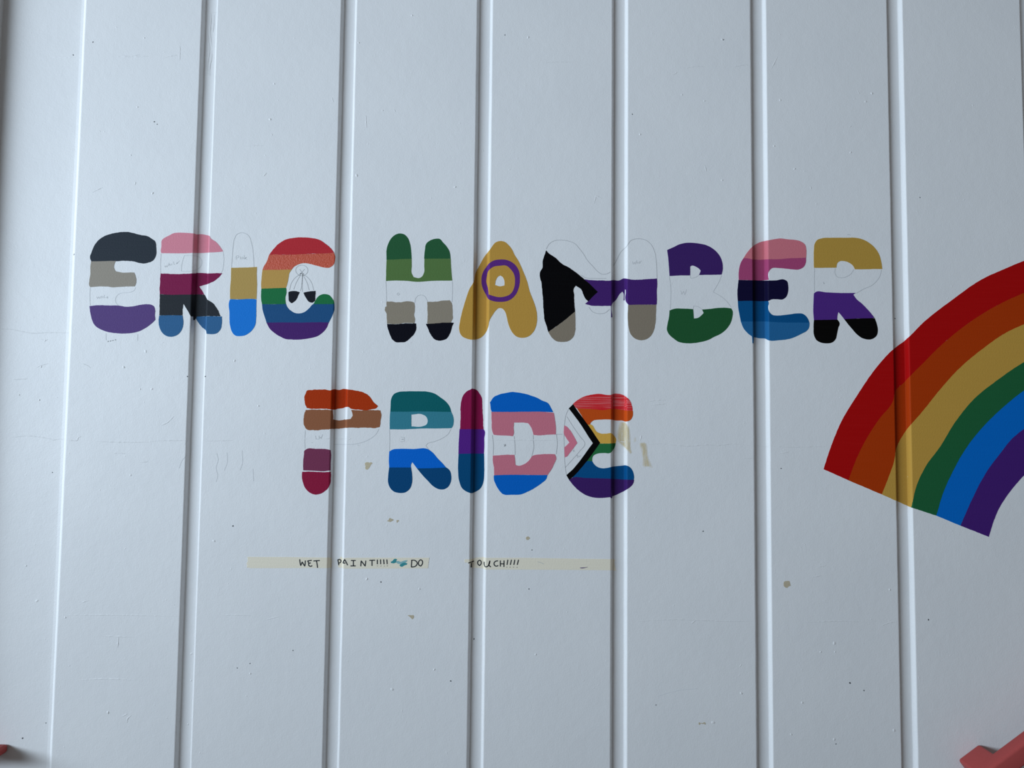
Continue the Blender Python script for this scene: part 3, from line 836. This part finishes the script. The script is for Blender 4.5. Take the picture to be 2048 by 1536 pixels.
# ------------------------------------------------------------------ marks on the wall (pieces of the wall)
M_CHIP = paint_material('bare_tan_plaster', colour((150, 150, 135), (176, 188, 199)), 0.8, 0.1, 0.3)
M_CHIP2 = paint_material('bare_brown_plaster', colour((118, 117, 106), (145, 154, 163)), 0.8, 0.1, 0.3)
q1, q2, q3, q4, q5, q6 = T(710, 910, 20.48), T(760, 1025, 34.13), T(1030, 1060, 34.13), T(800, 1215, 34.13), T(1550, 1150, 34.13), T(1380, 1425, 34.13)
for loop, m in ((q1([(395,340),(430,315),(500,290),(540,300),(590,320),(640,295),(690,305),(710,345),(660,390),(610,480),(560,550),(510,600),(440,590),(415,530),(430,470),(440,430),(395,420),(420,370)]), M_CHIP),
                (q2([(490,560),(540,525),(590,540),(600,450),(650,380),(700,375),(760,420),(830,430),(930,490),(880,560),(820,570),(760,620),(690,645),(600,620),(530,610)]), M_CHIP2),
                (q2([(1125,515),(1270,515),(1290,570),(1220,640),(1165,700),(1135,680)]), M_CHIP2),
                (q3([(730,550),(790,460),(900,440),(960,490),(1025,560),(960,630),(880,690),(790,670),(760,610)]), M_CHIP2),
                (q4([(545,520),(650,520),(780,525),(900,520),(955,580),(950,680),(900,760),(840,800),(760,730),(680,650),(600,580),(545,575)]), M_CHIP2),
                (q5([(590,640),(600,500),(640,440),(760,410),(850,400),(960,395),(1010,480),(1030,600),(1070,730),(960,770),(880,820),(810,890),(700,850),(600,740)]), M_CHIP2),
                (q6([(585,680),(650,680),(680,715),(780,705),(860,730),(930,670),(1010,665),(1070,750),(1060,830),(990,820),(975,750),(900,780),(840,785),(760,745),(690,760),(690,830),(620,845),(590,780)]), M_CHIP2)):
    link('paint_chip', join_bm([film([loop], 0.00025, 0.12, seed=loop[0][0])], 'paint_chip'), m, WALL)

# gold paint wiped across the joint and the board beside it
M_SMEAR = stain_material('wiped_gold_paint', (0.72, 0.56, 0.26), 0.62)
sm = T(1210, 830, 12.8)


def smear(loop, cx, cy):
    bm = film([loop], 0.0004, 0.3, seed=cx)
    bmesh.ops.triangulate(bm, faces=bm.faces[:])
    bmesh.ops.subdivide_edges(bm, edges=bm.edges[:], cuts=2, use_grid_fill=True)
    edge = {v.index for v in bm.verts if v.is_boundary}
    me = bpy.data.meshes.new('wiped_smear')
    bm.to_mesh(me)
    bpts = [v.co.copy() for v in bm.verts if v.is_boundary]
    bm.free()
    at = me.attributes.new('cover', 'FLOAT', 'POINT')
    for i, v in enumerate(me.vertices):
        d = min((v.co - b).length for b in bpts)
        at.data[i].value = min(1.0, d / 0.0030)
    return link('wiped_smear', me, M_SMEAR, WALL)


smear(sm([(300,500),(340,300),(370,180),(520,170),(590,260),(640,400),(650,600),(660,800),(690,980),(640,1000),(580,930),(530,860),(420,780),(340,690)]), 1250, 870)
smear(sm([(870,720),(1000,690),(1060,740),(1090,900),(1110,1080),(1180,1250),(1220,1360),(1100,1330),(1000,1340),(950,1290),(960,1100),(920,900)]), 1290, 905)
smear(sm([(745,590),(775,560),(800,650),(780,700),(745,700)]), 1270, 880)

# seams and scars raised under the white paint
a1, a2, a3, a4, a5, a6, a7 = T(0, 640, 3.657), T(1220, 780, 4.655), T(1220, 1110, 3.2), T(0, 1060, 3.657), T(100, 20, 3.657), T(660, 20, 3.657), T(1220, 20, 3.657)
RIDGES = [
    a1([(85,860),(150,850),(210,847),(260,852),(350,866),(390,876),(440,870),(474,880)]),
    a1([(490,878),(540,880),(565,878),(570,862),(592,852)]), a1([(700,888),(900,893),(1110,892)]), a1([(1100,886),(1230,880),(1368,882)]),
    a1([(1500,884),(1590,882),(1700,880)]), a1([(10,66),(80,68),(140,80),(230,96),(330,92),(500,94)]), a1([(300,140),(330,152),(350,140)]), a1([(270,345),(300,332),(350,318)]),
    a1([(600,320),(640,335),(660,350)]), a1([(1180,770),(1230,745),(1260,715),(1270,705)]), a1([(820,975),(880,973),(915,978)]), a1([(1020,1040),(1080,1036)]), a1([(100,435),(200,430)]),
    T(580, 750, 5.689)([(380,722),(470,720)]), T(580, 750, 5.689)([(500,722),(640,722)]), T(580, 750, 5.689)([(660,735),(690,722)]),
    T(900, 760, 6.146)([(460,735),(800,735),(1380,742)]),
    a2([(55,478),(150,485)]), a2([(360,503),(480,500),(600,512),(750,520),(900,508),(1000,515),(1130,500),(1320,522)]), a2([(1345,520),(1410,518),(1475,530)]), a2([(1490,520),(1680,530),(1900,525),(2000,524)]),
    a2([(1570,592),(1620,583),(1665,576)]), a2([(280,470),(292,420)]), a2([(1240,632),(1325,636)]), a2([(360,105),(430,95),(520,92)]), a2([(380,140),(460,132),(520,128)]),
    a3([(180,424),(400,412),(560,416),(720,422),(918,422)]), a3([(1230,432),(1500,422),(1640,430)]), a3([(1740,452),(1790,432),(1835,428)]), a3([(1340,72),(1382,68)]), a3([(1290,140),(1350,132)]), a3([(520,440),(545,420),(560,415)]), a3([(830,715),(842,698)]),
    a4([(600,530),(625,520),(645,516)]), a4([(860,862),(866,785)]), a4([(750,775),(860,778),(960,782)]), a4([(930,1412),(933,1380),(960,1356)]), a4([(890,1365),(930,1345)]), a4([(440,622),(800,620),(1310,630)]), a4([(1630,622),(1740,620),(1840,628)]), a4([(1950,655),(2048,630)]), a4([(560,1100),(760,1088),(1000,1098)]), a4([(1255,545),(1278,548)]),
    a5([(0,346),(120,348),(235,350)]), a5([(450,342),(600,335),(660,326)]), a5([(560,344),(720,338)]), a5([(840,350),(880,336),(930,330)]), a5([(950,262),(948,368)]), a5([(620,1280),(626,1258)]), a5([(310,1335),(345,1315),(385,1298)]), a5([(1620,905),(1624,920)]), a5([(1420,995),(1500,990),(1560,992)]), a5([(1560,1215),(1585,1190)]), a5([(360,880),(366,892)]),
    a6([(262,768),(262,800),(268,862)]), a6([(470,728),(476,745)]), a6([(1560,385),(1640,380),(1760,380)]), a6([(1930,1420),(1945,1360),(1990,1380)]), a6([(14,640),(24,675)]), a6([(1118,1015),(1122,1040)]),
    a7([(560,425),(620,412),(690,415)]), a7([(460,475),(490,455)]), a7([(695,1135),(702,1180)]), a7([(1180,430),(1225,340)]), a7([(910,415),(950,405),(1010,400)]), a7([(1750,858),(1765,848)]), a7([(1465,1290),(1470,1310)]),
    T(360, 0, 8.533)([(430,222),(520,218),(640,205)]),
]
for r in RIDGES:
    v, f = ribbon([r], 3.4, 0.00012, step=1.5, taper=True, peak=0.00055)
    link('paint_ridge', mesh('paint_ridge', v, f), M_WALL, WALL)
dr = T(360, 0, 8.533)
for r in ([(535,235),(528,400),(518,560),(530,680),(545,800)], [(585,250),(580,380),(568,500),(562,560)], [(488,600),(492,720),(505,830),(490,1000),(470,1150),(482,1270)], [(545,860),(540,1000),(510,1150),(510,1300)]):
    v, f = ribbon([dr(r)], 2.6, 0.0001, step=1.5, taper=True, peak=0.0012)
    link('paint_drip', mesh('paint_drip', v, f), M_WALL, WALL)

# countless tiny lumps and specks left by the roller
verts, faces = [], []


def lump(px, py, r, h, asp=1.0, sink=0.0):
    x, z = hit(px, py)
    base = len(verts)
    s = DIST / F_PX
    ang = random.uniform(0, 6.28)
    for ring, (rr, hh) in enumerate(((1.0, 0.0), (0.55, 0.75))):
        for k in range(8):
            a = k / 8 * 6.2832
            u, w_ = math.cos(a) * r * rr * s * asp, math.sin(a) * r * rr * s
            X, Z = x + u * math.cos(ang) - w_ * math.sin(ang), z + u * math.sin(ang) + w_ * math.cos(ang)
            verts.append(surf(X, Z, hh * h - sink))
    verts.append(surf(x, z, h))
    for k in range(8):
        n = (k + 1) % 8
        faces.append((base + k, base + n, base + 8 + n, base + 8 + k))
        faces.append((base + 8 + k, base + 8 + n, base + 16))


for (px, py) in a1([(330,150),(300,342),(140,548),(287,585),(905,345),(1065,230),(1025,505),(1890,628),(955,1135),(1110,505),(1715,298)]) + a4([(478,640),(1400,905),(1398,1100),(190,262),(270,518),(1565,80),(1375,1420),(790,1335),(1830,1050)]) + a5([(690,205),(590,1062),(1640,540),(1610,800),(750,1340),(640,710)]) + a6([(600,40),(1450,200),(915,1295),(195,1210),(210,240),(385,735)]) + a7([(525,620),(690,665),(1245,660),(1870,670),(1200,995),(1760,1042),(1350,1162),(820,215),(1915,610),(220,910),(820,1245)]) + a3([(1435,565),(1348,620),(1440,620),(660,1072),(1435,1180),(1160,1148),(1818,1122),(1790,222),(1230,945),(840,885)]) + T(560, 1000, 3.657)([(635,578),(1020,650),(1128,1240),(1870,1130),(820,1385)]):
    lump(px, py, random.uniform(1.6, 2.8), random.uniform(0.0007, 0.0011), random.uniform(1, 1.6))
for _ in range(420):
    px, py = random.uniform(4, 2046), random.uniform(2, 1534)
    lump(px, py, random.uniform(0.8, 1.8), random.uniform(0.00012, 0.00030), random.uniform(1, 2.2))
o = link('paint_lumps', mesh('paint_lumps', verts, faces), M_WALL, WALL, smooth=True)
o['kind'] = 'stuff'
verts, faces = [], []
for (px, py, r) in ((45.2, 1476.5, 1.5), (92, 1446, 1.0), (186, 84.2, 1.2), (308.8, 243.5, 1.3), (314.5, 248.5, 1.0), (762, 1164, 1.3), (901.5, 1362, 1.3), (1264.8, 228.5, 1.1), (1406.3, 1062.5, 1.2), (1562.3, 937, 1.1), (1700, 1366, 1.6), (1728, 1381, 1.2),
                    (1857, 1239.5, 1.4), (466, 1052, 1.4), (948, 1278, 1.2), (586, 1301, 1.0), (1447, 79.5, 1.2), (1010, 70, 1.1), (146.5, 110, 1.2), (1064, 1100, 1.0), (1672, 1488, 1.0), (474.5, 1336, 1.0), (500, 1327, 1.0), (1312, 1410, 1.0), (1058, 1178, 1.1), (1790, 637, 1.1), (148, 509, 1.8), (410.5, 753, 1.2), (375, 753, 1.2), (105, 945, 1.0), (1840, 395, 1.0)):
    lump(px, py, r, 0.0002, 1.3)
o = link('dark_specks', mesh('dark_specks', verts, faces), paint_material('dark_speck', (0.10, 0.105, 0.11), 0.7), WALL)
o['kind'] = 'stuff'
pencil(WALL, [a1(q) for q in ([(1585,975),(1595,1020),(1580,1080),(1592,1140),(1580,1185)], [(1660,970),(1662,1040),(1640,1100)], [(1770,955),(1772,1050),(1755,1100)], [(1372,882),(1350,912)], [(1365,990),(1330,1030),(1310,1085)], [(1850,1090),(1855,1180)])] + [a3([(300,905),(380,880),(470,862),(560,855)])], 'pencil_scuff', w, 0.90, 0.8)

# ------------------------------------------------------------------ handrails
M_RAIL = paint_material('salmon_rail_paint', (0.40, 0.072, 0.067), 0.4, 0.05, 0.12, bscale=200.0)


def rail_part(name, u, vv, org, U0_, U1, V0, V1, W0, W1, bevel, parent):
    """box in rail axes: u along the rail, vv across it in the wall plane, w out of the wall"""
    bm = bmesh.new()
    box_bm(bm, U0_, U1, V0, V1, W0, W1)
    bmesh.ops.recalc_face_normals(bm, faces=bm.faces[:])
    bmesh.ops.bevel(bm, geom=bm.edges[:], offset=bevel, segments=4, profile=0.5, affect='EDGES')
    wv = Vector((0, -1, 0))
    for v in bm.verts:
        v.co = org + u * v.co.x + vv * v.co.y + wv * v.co.z
    bmesh.ops.recalc_face_normals(bm, faces=bm.faces[:])
    me = bpy.data.meshes.new(name)
    bm.to_mesh(me)
    bm.free()
    return link(name, me, M_RAIL, parent, smooth=True)


pa, pb = on_plane(1914.5, 1518.5), on_plane(1957.5, 1486.5)
u = (pb - pa)
len_ret = u.length
u.normalize()
vv = Vector((-u.z, 0, u.x))
R1 = thing('handrail', pa, 'salmon handrail sloping up beyond the lower right corner of the wall', 'handrail')
prof = [(0, 0), (len_ret, 0), (len_ret, 0.047), (1.1 - len_ret, 0.047), (1.1 - len_ret, 0), (1.1, 0), (1.1, 0.080), (0, 0.080)]
bm = bmesh.new()
lo = [bm.verts.new((a, -0.037, b)) for a, b in prof]
hi = [bm.verts.new((a, 0.0, b)) for a, b in prof]
bm.faces.new(lo)
bm.faces.new(hi[::-1])
for k in range(8):
    n = (k + 1) % 8
    bm.faces.new((lo[k], hi[k], hi[n], lo[n]))
bmesh.ops.recalc_face_normals(bm, faces=bm.faces[:])
bmesh.ops.bevel(bm, geom=bm.edges[:], offset=0.006, segments=4, profile=0.5, affect='EDGES')
for v in bm.verts:
    v.co = pa + u * v.co.x + vv * v.co.y + Vector((0, -1, 0)) * v.co.z
bmesh.ops.recalc_face_normals(bm, faces=bm.faces[:])
me = bpy.data.meshes.new('rail_bar')
bm.to_mesh(me)
bm.free()
link('rail_bar', me, M_RAIL, R1, smooth=True)
s1 = rail_part('screw_slot', u, vv, pa + u * 0.018 + vv * -0.014, 0, 0.011, 0, 0.0026, 0.0795, 0.0806, 0.0003, R1)
s1.data.materials[0] = paint_material('dark_scratch', (0.12, 0.03, 0.03), 0.6)
pa = on_plane(17.3, 1487.3, DEPTH)
u, vv = Vector((-1, 0, 0)), Vector((0, 0, 1))
R2 = thing('handrail', pa, 'dark red handrail end peeking in at the lower left corner', 'handrail')
rail_part('rail_bar', u, vv, pa, 0.0, 0.42, -0.0195, 0.0, 0.045, 0.075, 0.007, R2)
rail_part('wall_return', u, vv, pa, 0.0, 0.05, -0.0175, 0.0, 0.0, 0.070, 0.006, R2)
rail_part('wall_return', u, vv, pa, 0.37, 0.42, -0.0175, 0.0, 0.0, 0.070, 0.006, R2)
